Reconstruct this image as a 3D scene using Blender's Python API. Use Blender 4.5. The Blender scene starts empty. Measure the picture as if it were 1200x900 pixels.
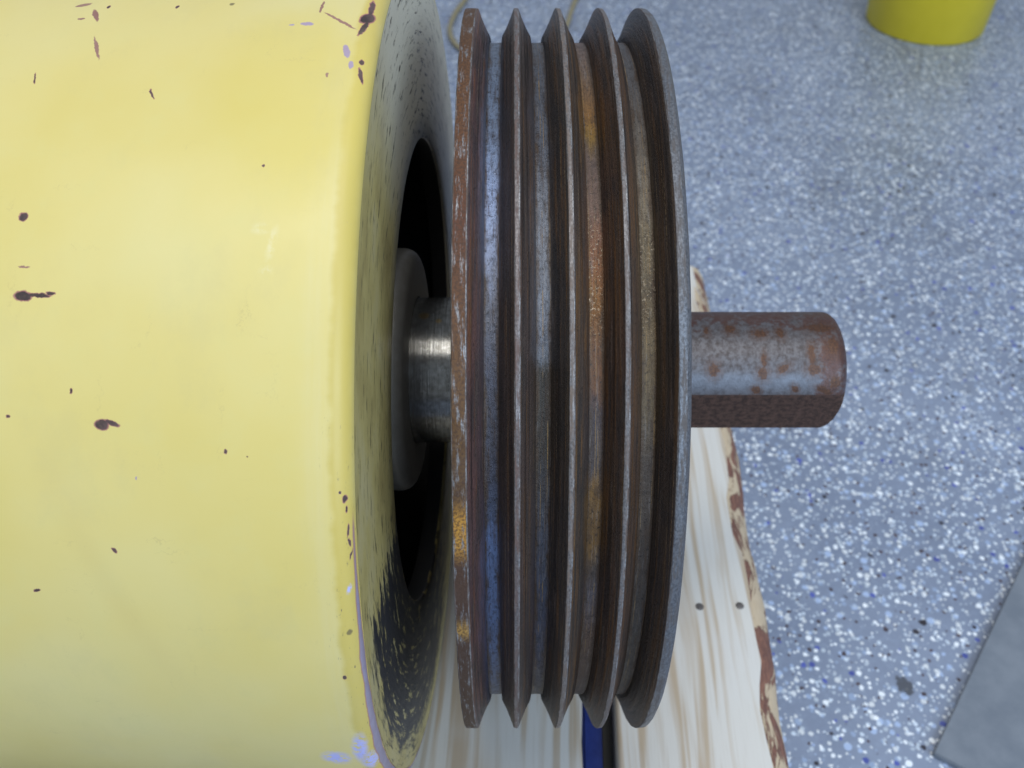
import bpy, bmesh, math, random
from mathutils import Vector, Matrix
random.seed(7)
rad = math.radians
sc = bpy.context.scene
COL = sc.collection

# ------------------------------------------------------------------ camera
ELEV = rad(42.0)                 # camera looks down on the shaft from this elevation
DIST = 0.509                     # camera to shaft axis
FPX = 1152.0                     # focal length in pixels of the 1200 px wide photograph
CDIR = Vector((0, -math.cos(ELEV), math.sin(ELEV)))     # from shaft axis to camera
CUP = Vector((0, math.sin(ELEV), math.cos(ELEV)))
CAMPOS = CDIR * DIST
PITCH = ELEV + math.atan(16.5 / FPX)
cam = bpy.data.cameras.new("camera")
cam.sensor_width = 36.0
cam.lens = FPX / 1200 * 36.0
cam.clip_start = 0.01
cam.clip_end = 60
cam.dof.use_dof = True
cam.dof.focus_distance = 0.37
cam.dof.aperture_fstop = 15.0
cam_o = bpy.data.objects.new("camera", cam)
COL.objects.link(cam_o)
cam_o.location = CAMPOS
cam_o.rotation_euler = (math.pi / 2 - PITCH, rad(0.0), 0)
sc.camera = cam_o

# ------------------------------------------------------------------ light
w = bpy.data.worlds.new("World"); sc.world = w; w.use_nodes = True
bg = w.node_tree.nodes["Background"]
bg.inputs[0].default_value = (0.72, 0.83, 1.0, 1)
bg.inputs[1].default_value = 0.48

def area(name, loc, aim, sx, sy, power, col):
    l = bpy.data.lights.new(name, 'AREA'); l.shape = 'RECTANGLE'
    l.size = sx; l.size_y = sy; l.energy = power; l.color = col
    o = bpy.data.objects.new(name, l); COL.objects.link(o)
    o.location = loc
    o.rotation_euler = (Vector(aim) - Vector(loc)).to_track_quat('-Z', 'Y').to_euler()
    return o
area("ceiling_lamp", (0.15, -0.42, 2.2), (0.0, 0, 0), 1.7, 0.75, 27, (1.0, 0.985, 0.95))
area("door_daylight", (1.3, -1.9, 1.35), (0.2, 0.2, -0.1), 1.8, 1.6, 58, (0.62, 0.79, 1.0))
sc.view_settings.view_transform = 'Standard'
sc.view_settings.look = 'None'
sc.view_settings.exposure = 0.0
sc.view_settings.gamma = 1.0
sc.render.engine = 'CYCLES'
sc.cycles.max_bounces = 8

# ------------------------------------------------------------------ helpers
def lin(c):
    return c / 12.92 if c <= 0.04045 else ((c + 0.055) / 1.055) ** 2.4
def S(r, g, b, k=1.0):
    return (lin(r / 255) * k, lin(g / 255) * k, lin(b / 255) * k, 1)

def ray(px, py):
    """direction of a photo pixel (1200x900)"""
    f = Vector((0, math.cos(PITCH), -math.sin(PITCH)))
    u = Vector((0, math.sin(PITCH), math.cos(PITCH)))
    return f + Vector((1, 0, 0)) * ((px - 600) / FPX) + u * ((450 - py) / FPX)
def on_z(px, py, z):
    d = ray(px, py); t = (z - CAMPOS.z) / d.z
    return CAMPOS + d * t
def on_drum(px, py, R):
    """(angle from camera direction, x) where a pixel meets the drum surface"""
    d = ray(px, py); o = CAMPOS
    if R > .1:                                   # the drum sits slightly askew to the pulley
        iv = DRUM_M.inverted(); o = iv @ o; d = iv.to_3x3() @ d
    a = d.y ** 2 + d.z ** 2; b = 2 * (o.y * d.y + o.z * d.z); c = o.y ** 2 + o.z ** 2 - R * R
    q = b * b - 4 * a * c
    t = (-b - math.sqrt(max(q, 0))) / (2 * a)
    p = o + d * t
    return math.atan2(p.dot(CUP), p.dot(CDIR)), p.x

# the drum's axis is about two degrees askew to the pulley
_p = Vector((-.0439, 0, 0)); _X = Vector((1, 0, 0))
_x = (_X + CDIR * .035 - CUP * .016).normalized()
_c = (CDIR - _X * .035); _c = (_c - _x * _c.dot(_x)).normalized()
_u = _x.cross(_c)
if _u.dot(CUP) < 0: _u = -_u
_B0 = Matrix((_X, CDIR, CUP)).transposed(); _B1 = Matrix((_x, _c, _u)).transposed()
DRUM_M = Matrix.Translation(_p) @ (_B1 @ _B0.inverted()).to_4x4() @ Matrix.Translation(-_p)

def link(name, mesh, mats, parent=None):
    o = bpy.data.objects.new(name, mesh); COL.objects.link(o)
    for m in (mats if isinstance(mats, (list, tuple)) else [mats]):
        mesh.materials.append(m)
    if parent: o.parent = parent
    return o
def thing(name, label, cat, group=None, loc=(0, 0, 0)):
    o = bpy.data.objects.new(name, None); COL.objects.link(o)
    o.location = loc; o["label"] = label; o["category"] = cat
    o.empty_display_size = 0.02
    if group: o["group"] = group
    return o
def tag(o, label, cat, group=None):
    o["label"] = label; o["category"] = cat
    if group: o["group"] = group
    return o

def lathe(name, prof, mats, parent=None, n=256, slots=None, wobble=0.0, closed=False, rfun=None, angles=None, sharp=28, seed=0):
    """surface of revolution about X. prof = [(x, r)], UV = (angle from the camera direction in rad, running length in m)"""
    rng = random.Random(seed)
    if angles is None:
        angles = [-math.pi + 2 * math.pi * i / n for i in range(n)]
    n = len(angles)
    ph = [rng.uniform(0, 6.28) for _ in range(24)]
    def wob(a, k):
        if not wobble: return 0.0
        return wobble * (0.5 * math.sin(7 * a + ph[k % 24]) + 0.3 * math.sin(19 * a + ph[(k + 5) % 24]) + 0.35 * math.sin(53 * a + ph[(k + 9) % 24]) + 0.25 * math.sin(101 * a + ph[(k + 13) % 24]))
    vs, fs, uvs, sl = [], [], [], []
    L = [0.0]
    for i in range(1, len(prof)):
        L.append(L[-1] + math.dist(prof[i], prof[i - 1]))
    for j, (x, r) in enumerate(prof):
        for a in angles:
            rr = rfun(x, r, a) if rfun else r
            rr += wob(a, j)
            d = CDIR * math.cos(a) + CUP * math.sin(a)
            vs.append((x + 0.5 * wob(a, j + 11), d.y * rr, d.z * rr))
    m = len(prof)
    for j in range(m - 1):
        for i in range(n):
            i2 = (i + 1) % n
            fs.append((j * n + i, (j + 1) * n + i, (j + 1) * n + i2, j * n + i2))
            a0 = angles[i]; a1 = angles[i2] if i2 else angles[0] + 2 * math.pi
            uvs += [(a0, L[j]), (a0, L[j + 1]), (a1, L[j + 1]), (a1, L[j])]
            sl.append(slots[j] if slots else 0)
    me = bpy.data.meshes.new(name)
    me.from_pydata(vs, [], fs)
    uvl = me.uv_layers.new(name="UVMap")
    flat = [c for uv in uvs for c in uv]
    uvl.data.foreach_set("uv", flat)
    me.polygons.foreach_set("material_index", sl)
    me.polygons.foreach_set("use_smooth", [True] * len(fs))
    bm = bmesh.new(); bm.from_mesh(me)
    bmesh.ops.remove_doubles(bm, verts=bm.verts, dist=1e-6)
    bmesh.ops.recalc_face_normals(bm, faces=bm.faces)
    bm.to_mesh(me); bm.free()
    me.set_sharp_from_angle(angle=rad(sharp))
    me.update()
    return link(name, me, mats, parent)

def arc(cx, cr, rr, a0, a1, k=6):
    return [(cx + rr * math.cos(rad(a0 + (a1 - a0) * i / k)), cr + rr * math.sin(rad(a0 + (a1 - a0) * i / k))) for i in range(k + 1)]

# ---- shader helper
class Sh:
    def __init__(s, name):
        s.m = bpy.data.materials.new(name); s.m.use_nodes = True
        s.t = s.m.node_tree; s.n = s.t.nodes; s.l = s.t.links
        s.b = s.n["Principled BSDF"]
    def _set(s, sock, v):
        if isinstance(v, bpy.types.NodeSocket): s.l.new(v, sock)
        elif v is not None: sock.default_value = v
    def uv(s): return s.n.new("ShaderNodeUVMap").outputs[0]
    def obj(s): return s.n.new("ShaderNodeTexCoord").outputs["Object"]
    def math(s, op, a, b=None, c=None, clamp=False):
        n = s.n.new("ShaderNodeMath"); n.operation = op; n.use_clamp = clamp
        s._set(n.inputs[0], a); s._set(n.inputs[1], b)
        if c is not None: s._set(n.inputs[2], c)
        return n.outputs[0]
    def vm(s, op, a, b=None):
        n = s.n.new("ShaderNodeVectorMath"); n.operation = op
        s._set(n.inputs[0], a)
        if b is not None: s._set(n.inputs[1], b)
        return n.outputs["Value"] if op in ('LENGTH', 'DOT_PRODUCT', 'DISTANCE') else n.outputs[0]
    def sep(s, v):
        n = s.n.new("ShaderNodeSeparateXYZ"); s._set(n.inputs[0], v); return n.outputs
    def comb(s, x, y, z=0.0):
        n = s.n.new("ShaderNodeCombineXYZ")
        s._set(n.inputs[0], x); s._set(n.inputs[1], y); s._set(n.inputs[2], z); return n.outputs[0]
    def noise(s, v, scale, detail=4, rough=0.6, dist=0.0, col=False):
        n = s.n.new("ShaderNodeTexNoise"); s._set(n.inputs["Vector"], v)
        n.inputs["Scale"].default_value = scale; n.inputs["Detail"].default_value = detail
        n.inputs["Roughness"].default_value = rough; n.inputs["Distortion"].default_value = dist
        return n.outputs["Color" if col else "Fac"]
    def vor(s, v, scale, rnd=1.0, feature='F1', dist='EUCLIDEAN'):
        n = s.n.new("ShaderNodeTexVoronoi"); n.feature = feature; n.distance = dist
        s._set(n.inputs["Vector"], v); n.inputs["Scale"].default_value = scale
        n.inputs["Randomness"].default_value = rnd
        return n.outputs
    def ss(s, v, a, b):
        n = s.n.new("ShaderNodeMapRange"); n.interpolation_type = 'SMOOTHSTEP'
        s._set(n.inputs[0], v); n.inputs[1].default_value = min(a, b); n.inputs[2].default_value = max(a, b)
        n.inputs[3].default_value = 0 if a < b else 1; n.inputs[4].default_value = 1 if a < b else 0
        return n.outputs[0]
    def mix(s, f, a, b, mode='MIX'):
        n = s.n.new("ShaderNodeMix"); n.data_type = 'RGBA'; n.blend_type = mode
        s._set(n.inputs[0], f); s._set(n.inputs[6], a); s._set(n.inputs[7], b); return n.outputs[2]
    def ramp(s, f, stops, interp='LINEAR'):
        n = s.n.new("ShaderNodeValToRGB"); s._set(n.inputs[0], f)
        cr = n.color_ramp; cr.interpolation = interp
        while len(cr.elements) < len(stops): cr.elements.new(0.5)
        for e, (p, c) in zip(cr.elements, stops):
            e.position = p
        for e, (p, c) in zip(cr.elements, stops):
            e.color = c
        return n.outputs[0]
    def bump(s, h, strength, dist=0.001):
        n = s.n.new("ShaderNodeBump"); n.inputs["Strength"].default_value = strength
        n.inputs["Distance"].default_value = dist; s._set(n.inputs["Height"], h)
        s.l.new(n.outputs[0], s.b.inputs["Normal"]); return n
    def blob(s, v, cx, cy, hx, hy, rot=0.0):
        n = s.n.new("ShaderNodeMapping"); n.vector_type = 'TEXTURE'
        s._set(n.inputs[0], v)
        n.inputs[1].default_value = (cx, cy, 0); n.inputs[2].default_value = (0, 0, rot); n.inputs[3].default_value = (hx, hy, 1)
        return s.vm('LENGTH', n.outputs[0])
    def out(s, color=None, rough=None, metal=None, spec=None, coat=None):
        s._set(s.b.inputs["Base Color"], color); s._set(s.b.inputs["Roughness"], rough)
        s._set(s.b.inputs["Metallic"], metal); s._set(s.b.inputs["Specular IOR Level"], spec)
        if coat is not None: s._set(s.b.inputs["Coat Weight"], coat)
        return s.m

def y2phi(y, R):
    """photo row -> angle on a cylinder of radius R about the shaft"""
    k = (433.5 - y) / FPX
    A = math.hypot(R, k * R); p = math.atan2(k * R, R)
    v = max(-1, min(1, k * DIST / A))
    return math.asin(v) - p

# ------------------------------------------------------------------ sizes
R = 0.175                        # pulley outside radius
RH = 0.20                        # drum radius
XF = -0.0439                     # plane of the drum's end plate
HOLE = 0.1165
ZB = -RH - 0.0052                # top of the boards
ZF = -0.338                      # floor

# ------------------------------------------------------------------ materials
def mat_paint():
    s = Sh("yellow_paint")
    uv = s.uv(); c = s.sep(uv)
    ang, xl = c[0], c[1]                        # xl = running length from the far end
    p = s.comb(s.math('MULTIPLY', ang, RH), xl)
    base = s.ramp(s.noise(p, 9.0, 3, 0.5), [(0.3, (0.63, 0.505, 0.145, 1)), (0.5, (0.66, 0.54, 0.19, 1)), (0.7, (0.665, 0.57, 0.245, 1))])
    mott = s.noise(p, 60, 5, 0.65)
    base = s.mix(s.math('MULTIPLY', s.ss(mott, 0.45, 0.75), 0.25), base, (0.62, 0.55, 0.22, 1))
    # chalky worn band beside the edge, then fresher yellow on the rounded edge
    d = s.math('SUBTRACT', DRUM_EDGE, xl)       # distance back from start of the round
    wig = s.math('MULTIPLY', s.math('SUBTRACT', s.noise(s.vm('MULTIPLY', p, (1, 0.25, 1)), 55, 4, .6), .5), 0.006)
    dd = s.math('ADD', d, wig)
    band = s.math('MULTIPLY', s.ss(dd, 0.012, 0.004), s.ss(dd, -0.0022, 0.0008))
    band = s.math('MULTIPLY', band, s.ss(s.noise(s.vm('MULTIPLY', p, (8, 160, 1)), 1.2, 5, .7), .25, .7))
    base = s.mix(s.math('MULTIPLY', band, .16), base, (0.66, 0.61, 0.42, 1))
    edge = s.math('MULTIPLY', s.ss(dd, 0.001, -0.002), s.ss(dd, -.013, -.006))
    base = s.mix(s.math('MULTIPLY', edge, .8), base, (0.52, 0.40, 0.085, 1))
    sat = s.math('ADD', s.blob(p, *SAT), s.math('MULTIPLY', s.math('SUBTRACT', s.noise(p, 26, 4, .6), .5), .9))
    base = s.mix(s.math('MULTIPLY', s.ss(sat, 1.15, .55), .4), base, (0.63, 0.50, 0.115, 1))
    # faint brown drip
    drip = s.blob(p, *STREAK)
    base = s.mix(s.math('MULTIPLY', s.ss(drip, 1.0, 0.0), .13), base, (0.5, 0.38, 0.14, 1))
    # chips
    jit = s.vm('SCALE', s.vm('SUBTRACT', s.noise(p, 420, 3, .6, col=True), (.5, .5, .5)))
    jit.node.inputs["Scale"].default_value = 0.0016
    pj = s.vm('ADD', p, jit)
    def union(lst):
        o = None
        for b in lst:
            dn = s.blob(pj, *b)
            o = dn if o is None else s.math('MINIMUM', o, dn)
        return o
    dk = union(CHIPS_DARK); mv = union(CHIPS_MAUVE); bl = union(CHIPS_BLUE); wt = union(CHIPS_PALE)
    base = s.mix(s.math('MULTIPLY', s.math('MULTIPLY', s.ss(wt, 1.2, .0), s.ss(s.noise(p, 260, 4, .7), .42, .6)), .3), base, (0.8, 0.76, 0.58, 1))
    base = s.mix(s.math('MULTIPLY', s.ss(bl, 1.15, .3), s.ss(s.noise(p, 330, 4, .7), .36, .52)), base, (0.42, 0.43, 0.78, 1))
    rd = union(CHIPS_RED)
    base = s.mix(s.ss(rd, 1.08, .8), base, s.mix(mott, (0.20, 0.07, 0.06, 1), (0.40, 0.24, 0.18, 1)))
    base = s.mix(s.ss(mv, 1.08, .85), base, s.mix(mott, (0.30, 0.20, 0.24, 1), (0.44, 0.36, 0.50, 1)))
    base = s.mix(s.ss(dk, 1.25, 1.0), base, (0.33, 0.14, 0.12, 1))
    base = s.mix(s.ss(dk, 1.0, .82), base, s.mix(s.ss(mott, .35, .6), (0.038, 0.025, 0.024, 1), (0.11, 0.066, 0.06, 1)))
    # fine scratches and rubbed dirt
    for k_, (sa, sb, off) in enumerate(((22, 900, 1.0), (700, 30, 5.0))):
        sn = s.noise(s.vm('ADD', s.vm('MULTIPLY', s.vm('ADD', p, s.vm('MULTIPLY', jit, (6, 6, 0))), (sa, sb, 1)), (off, off, off)), 1.0, 3, .6)
        sm = s.math('MULTIPLY', s.ss(sn, .64, .69), s.ss(s.noise(p, 22 + 9 * k_, 3, .6), .48, .62))
        base = s.mix(s.math('MULTIPLY', sm, .28), base, (0.42, 0.33, 0.14, 1))
    dirt = s.noise(s.vm('MULTIPLY', p, (1, 1.4, 1)), 17, 6, .72)
    base = s.mix(s.math('MULTIPLY', s.ss(dirt, .50, .68), .13), base, (0.46, 0.40, 0.20, 1))
    # specks of dirt
    sp = s.vor(s.vm('ADD', p, jit), 55)
    spm = s.math('MULTIPLY', s.ss(sp["Distance"], .075, .04), s.math('GREATER_THAN', s.sep(sp["Color"])[0], .90))
    base = s.mix(s.math('MULTIPLY', spm, .8), base, (0.13, 0.10, 0.05, 1))
    # chipping and primer scrape along the round
    fl = s.noise(s.comb(s.math('MULTIPLY', ang, 26), s.math('MULTIPLY', xl, 520)), 1.6, 5, .7)
    flm = s.math('MULTIPLY', s.ss(fl, .62, .68), s.math('MULTIPLY', s.ss(dd, .0045, -.001), s.ss(ang, -.02, -.12)))
    base = s.mix(s.math('MULTIPLY', flm, .9), base, (0.10, 0.075, 0.07, 1))
    w_ = s.math('MULTIPLY', s.ss(ang, -.13, -.75), 0.0030)
    w_ = s.math('MULTIPLY', w_, s.math('MULTIPLY_ADD', s.noise(s.comb(s.math('MULTIPLY', ang, 9), 0), 1.0, 5, .6), 1.5, -.05))
    cen = s.math('MULTIPLY_ADD', s.noise(s.comb(s.math('MULTIPLY', ang, 5), 3), 1.0, 3, .5), 0.0014, -0.0092)
    sd = s.math('ABSOLUTE', s.math('SUBTRACT', d, cen))
    scr = s.math('SUBTRACT', w_, sd)
    wz = s.ss(w_, .0001, .0004)
    base = s.mix(s.math('MULTIPLY', s.ss(scr, -.0005, .0), wz), base, (0.36, 0.18, 0.13, 1))
    base = s.mix(s.math('MULTIPLY', s.ss(scr, .0, .0004), wz), base, s.mix(s.noise(s.comb(s.math('MULTIPLY', ang, 40), s.math('MULTIPLY', xl, 300)), 1, 3), (0.22, 0.17, 0.21, 1), (0.32, 0.29, 0.38, 1)))
    rough = s.math('MULTIPLY_ADD', mott, 0.22, 0.32)
    s.bump(s.math('MULTIPLY_ADD', s.noise(p, 260, 3, .5), .5, s.math('MULTIPLY', s.ss(dk, 1.1, .9), -1.2)), 0.12, 0.0006)
    return s.out(base, rough, 0.0, 0.45)

def mat_endplate():
    s = Sh("worn_end_plate_paint")
    uv = s.uv(); c = s.sep(uv); ang, v = c[0], c[1]      # v = 0 at rim, growing to the hole
    base = s.ramp(s.noise(s.comb(s.math('MULTIPLY', ang, 3), s.math('MULTIPLY', v, 25)), 1.2, 4, .6),
                  [(.3, (0.31, 0.24, 0.09, 1)), (.5, (0.47, 0.385, 0.15, 1)), (.7, (0.50, 0.43, 0.23, 1))])
    up = s.ss(ang, .35, .8)                              # upper plate: light from above painted in as a paler tone
    base = s.mix(s.math('MULTIPLY', up, .8), base, (0.60, 0.57, 0.48, 1))
    # concentric scratches
    st = s.noise(s.comb(s.math('MULTIPLY', ang, 9), s.math('MULTIPLY', v, 420)), 1.0, 6, .72)
    st2 = s.noise(s.comb(s.math('MULTIPLY', ang, 11), s.math('MULTIPLY', v, 300), 4.0), 1.0, 6, .72)
    m1 = s.math('MULTIPLY', s.ss(st, .545, .60), s.ss(st2, .44, .56))
    base = s.mix(m1, base, (0.05, 0.042, 0.03, 1))
    # black greasy wear on the lower front of the plate
    zone = s.math('MULTIPLY', s.ss(ang, -.42, -.66), s.ss(ang, -2.6, -1.9))
    zn = s.math('MULTIPLY_ADD', zone, .56, s.math('MULTIPLY', s.ss(s.noise(s.comb(s.math('MULTIPLY', ang, 7.5), s.math('MULTIPLY', v, 190), 9), 1.0, 7, .74), .30, .70), .66))
    zn = s.math('ADD', zn, s.math('MULTIPLY', s.math('SUBTRACT', st, .5), .7))
    rimfree = s.ss(s.math('MULTIPLY_ADD', s.math('SUBTRACT', st2, .5), .05, v), .004, .015)
    m2 = s.math('MULTIPLY', s.ss(zn, .66, .74), rimfree)
    base = s.mix(m2, base, s.mix(st, (0.012, 0.012, 0.014, 1), (0.05, 0.05, 0.055, 1)))
    # grime towards the far side of the hole
    zone3 = s.math('MULTIPLY', s.ss(ang, .75, 1.15), s.ss(ang, 2.4, 1.5))
    zn3 = s.math('ADD', s.math('MULTIPLY', zone3, .22), s.math('MULTIPLY', s.ss(st2, .3, .7), .62))
    base = s.mix(s.math('MULTIPLY', s.ss(zn3, .66, .80), s.ss(v, .012, .03)), base, (0.035, 0.035, 0.035, 1))
    s.bump(s.math('SUBTRACT', s.noise(s.comb(s.math('MULTIPLY', ang, 30), s.math('MULTIPLY', v, 200)), 1.0, 4, .6), m1), .25, .0006)
    return s.out(base, s.math('MULTIPLY_ADD', st, .3, .25), 0.0, 0.45)

def mat_black():
    s = Sh("black_interior")  # near-black colour for the drum's inside
    n = s.noise(s.obj(), 60, 4)
    return s.out(s.mix(n, (0.006, 0.006, 0.006, 1), (0.022, 0.02, 0.018, 1)), .6)

G = 1.0
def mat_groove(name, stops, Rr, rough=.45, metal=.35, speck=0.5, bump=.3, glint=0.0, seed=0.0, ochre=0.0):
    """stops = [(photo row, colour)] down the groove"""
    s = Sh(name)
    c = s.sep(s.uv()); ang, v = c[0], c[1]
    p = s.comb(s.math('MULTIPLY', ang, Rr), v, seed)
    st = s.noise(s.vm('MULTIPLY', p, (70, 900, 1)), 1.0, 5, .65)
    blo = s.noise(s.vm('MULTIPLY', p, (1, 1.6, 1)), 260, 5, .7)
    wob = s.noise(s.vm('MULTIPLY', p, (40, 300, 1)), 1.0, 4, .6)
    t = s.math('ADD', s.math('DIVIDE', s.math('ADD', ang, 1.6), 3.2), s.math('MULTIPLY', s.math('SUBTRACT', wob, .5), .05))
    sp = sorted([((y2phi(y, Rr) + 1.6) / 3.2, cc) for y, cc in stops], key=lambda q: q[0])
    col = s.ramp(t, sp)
    col = s.mix(s.math('MULTIPLY', s.ss(blo, .50, .62), speck), col, s.mix(.75, col, (0.012, 0.010, 0.010, 1)), 'MIX')
    big = s.noise(s.vm('MULTIPLY', p, (55, 240, 1)), 1.0, 6, .72)
    col = s.mix(s.math('MULTIPLY', s.ss(big, .50, .62), .55), col, s.mix(.6, col, (0.03, 0.022, 0.018, 1)))
    hw = .0035
    eg = s.math('ABSOLUTE', s.math('SUBTRACT', v, hw - .0006))
    eg = s.math('ADD', s.math('DIVIDE', eg, hw), s.math('MULTIPLY', s.math('SUBTRACT', big, .5), 1.6))
    col = s.mix(s.math('MULTIPLY', s.ss(eg, .30, .85), .9), col, s.mix(st, (0.022, 0.015, 0.012, 1), (0.10, 0.055, 0.022, 1)))
    col = s.mix(s.math('MULTIPLY', s.ss(st, .52, .62), .45), col, (0.06, 0.034, 0.018, 1))
    col = s.mix(s.math('MULTIPLY', s.ss(st, .44, .34), .22), col, (0.30, 0.28, 0.27, 1))
    och = s.noise(s.vm('MULTIPLY', p, (9, 1700, 1)), 1.0, 4, .6)
    col = s.mix(s.math('MULTIPLY', s.math('MULTIPLY', s.ss(och, .56, .64), s.ss(big, .56, .44)), ochre), col, (0.27, 0.17, 0.065, 1))
    pit = s.noise(s.vm('MULTIPLY', p, (1, 1.3, 1)), 620, 4, .75)
    col = s.mix(s.math('MULTIPLY', s.ss(pit, .56, .63), .7), col, (0.010, 0.008, 0.007, 1))
    rg = s.math('MULTIPLY_ADD', blo, .35, rough - .18)
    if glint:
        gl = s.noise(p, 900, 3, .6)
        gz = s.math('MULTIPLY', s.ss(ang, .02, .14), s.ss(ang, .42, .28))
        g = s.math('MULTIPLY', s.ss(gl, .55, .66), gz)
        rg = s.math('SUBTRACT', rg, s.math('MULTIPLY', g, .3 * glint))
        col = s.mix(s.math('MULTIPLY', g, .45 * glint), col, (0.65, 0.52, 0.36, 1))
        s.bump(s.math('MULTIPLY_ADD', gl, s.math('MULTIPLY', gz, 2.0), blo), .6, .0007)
    else:
        s.bump(s.math('ADD', s.math('ADD', blo, st), pit), .6, .0005)
    return s.out(col, rg, metal, .5)

def mat_flank(name, a, b, rust, seed=0.0, stops=None, v0=0.0, sgn=1, reach=.007):
    s = Sh(name)
    c = s.sep(s.uv()); ang, v = c[0], c[1]
    p = s.comb(s.math('MULTIPLY', ang, R), v, seed)
    st = s.noise(s.vm('MULTIPLY', p, (13, 330, 1)), 1.0, 6, .68)
    st2 = s.noise(s.vm('MULTIPLY', p, (34, 170, 1)), 1.0, 6, .7)
    fine = s.noise(p, 700, 4, .7)
    col = s.mix(s.ss(st2, .40, .60), a, b)
    col = s.mix(s.math('MULTIPLY', s.ss(st, .50, .60), .85), col, rust)
    bands = s.noise(s.comb(s.math('MULTIPLY', ang, .6), s.math('MULTIPLY', v, 260), seed + 5), 1.0, 3, .6)
    col = s.mix(s.math('MULTIPLY', s.ss(bands, .52, .62), .7), col, (0.014, 0.011, 0.011, 1))
    lite = s.noise(s.vm('MULTIPLY', p, (22, 380, 1)), 1.3, 5, .7)
    col = s.mix(s.math('MULTIPLY', s.ss(lite, .55, .66), .6), col, (0.12, 0.088, 0.072, 1))
    col = s.mix(s.math('MULTIPLY', s.ss(fine, .52, .66), .55), col, (0.010, 0.008, 0.008, 1))
    bright = s.math('MULTIPLY', s.ss(s.noise(s.vm('MULTIPLY', p, (10, 1500, 1)), 1.0, 3, .6), .61, .67), s.ss(fine, .42, .55))
    col = s.mix(s.math('MULTIPLY', bright, .7), col, (0.26, 0.18, 0.10, 1))
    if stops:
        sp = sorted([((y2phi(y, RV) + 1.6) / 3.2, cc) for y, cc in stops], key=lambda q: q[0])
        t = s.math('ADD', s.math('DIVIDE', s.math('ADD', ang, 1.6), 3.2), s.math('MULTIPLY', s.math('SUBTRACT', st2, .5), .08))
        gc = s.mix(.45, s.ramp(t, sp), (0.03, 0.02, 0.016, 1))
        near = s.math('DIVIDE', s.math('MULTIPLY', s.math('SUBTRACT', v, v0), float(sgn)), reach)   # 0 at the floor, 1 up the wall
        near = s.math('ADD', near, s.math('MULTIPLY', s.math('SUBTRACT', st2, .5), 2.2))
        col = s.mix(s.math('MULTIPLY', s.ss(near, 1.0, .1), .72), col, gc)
    s.bump(s.math('ADD', s.math('MULTIPLY', st, 1.5), fine), .8, .0006)
    return s.out(col, s.math('MULTIPLY_ADD', fine, .35, .22), .25, .5)

def mat_tip(name, metalc, rust, amount, stops=None, seed=0.0):
    s = Sh(name)
    c = s.sep(s.uv()); ang, v = c[0], c[1]
    p = s.comb(s.math('MULTIPLY', ang, R), v, seed)
    n1 = s.noise(s.vm('MULTIPLY', p, (90, 520, 1)), 1.0, 7, .78)
    fine = s.noise(p, 900, 4, .7)
    col = s.mix(s.ss(fine, .40, .62), tuple(x * .95 for x in metalc[:3]) + (1,), tuple(x * .5 for x in metalc[:3]) + (1,))
    rm = s.ss(n1, .58 - .25 * amount, .72 - .25 * amount)
    rr = s.mix(fine, rust, tuple(x * .5 for x in rust[:3]) + (1,))
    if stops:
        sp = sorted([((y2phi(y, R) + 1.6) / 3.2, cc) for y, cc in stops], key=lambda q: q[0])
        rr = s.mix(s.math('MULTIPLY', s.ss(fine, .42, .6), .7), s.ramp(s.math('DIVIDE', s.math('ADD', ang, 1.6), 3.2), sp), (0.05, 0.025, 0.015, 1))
    col = s.mix(rm, col, rr)
    s.bump(s.math('ADD', n1, fine), .3, .0003)
    return s.out(col, s.math('MULTIPLY_ADD', rm, .2, .45), s.math('MULTIPLY_ADD', rm, -.35, .5), .4)

def mat_shaft_clean():
    s = Sh("oily_grey_shaft")
    c = s.sep(s.uv()); p = s.comb(s.math('MULTIPLY', c[0], .04), c[1])
    n = s.noise(p, 300, 5, .65); st = s.noise(s.vm('MULTIPLY', p, (25, 900, 1)), 1, 4, .6)
    col = s.mix(s.ss(n, .3, .7), (0.27, 0.265, 0.25, 1), (0.15, 0.143, 0.128, 1))
    for b in JOURNAL_BLOTS:
        col = s.mix(s.math('MULTIPLY', s.ss(s.blob(p, *b), 1.1, .7), .8), col, (0.30, 0.21, 0.09, 1))
    s.bump(s.math('ADD', n, st), .12, .0004)
    return s.out(col, s.math('MULTIPLY_ADD', n, .14, .13), .85, .5)

def mat_flange():
    s = Sh("dull_grey_flange")
    n = s.noise(s.obj(), 160, 5, .65)
    s.bump(n, .2, .0005)
    return s.out(s.mix(n, (0.20, 0.185, 0.16, 1), (0.34, 0.32, 0.285, 1)), .5, .35)

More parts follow.
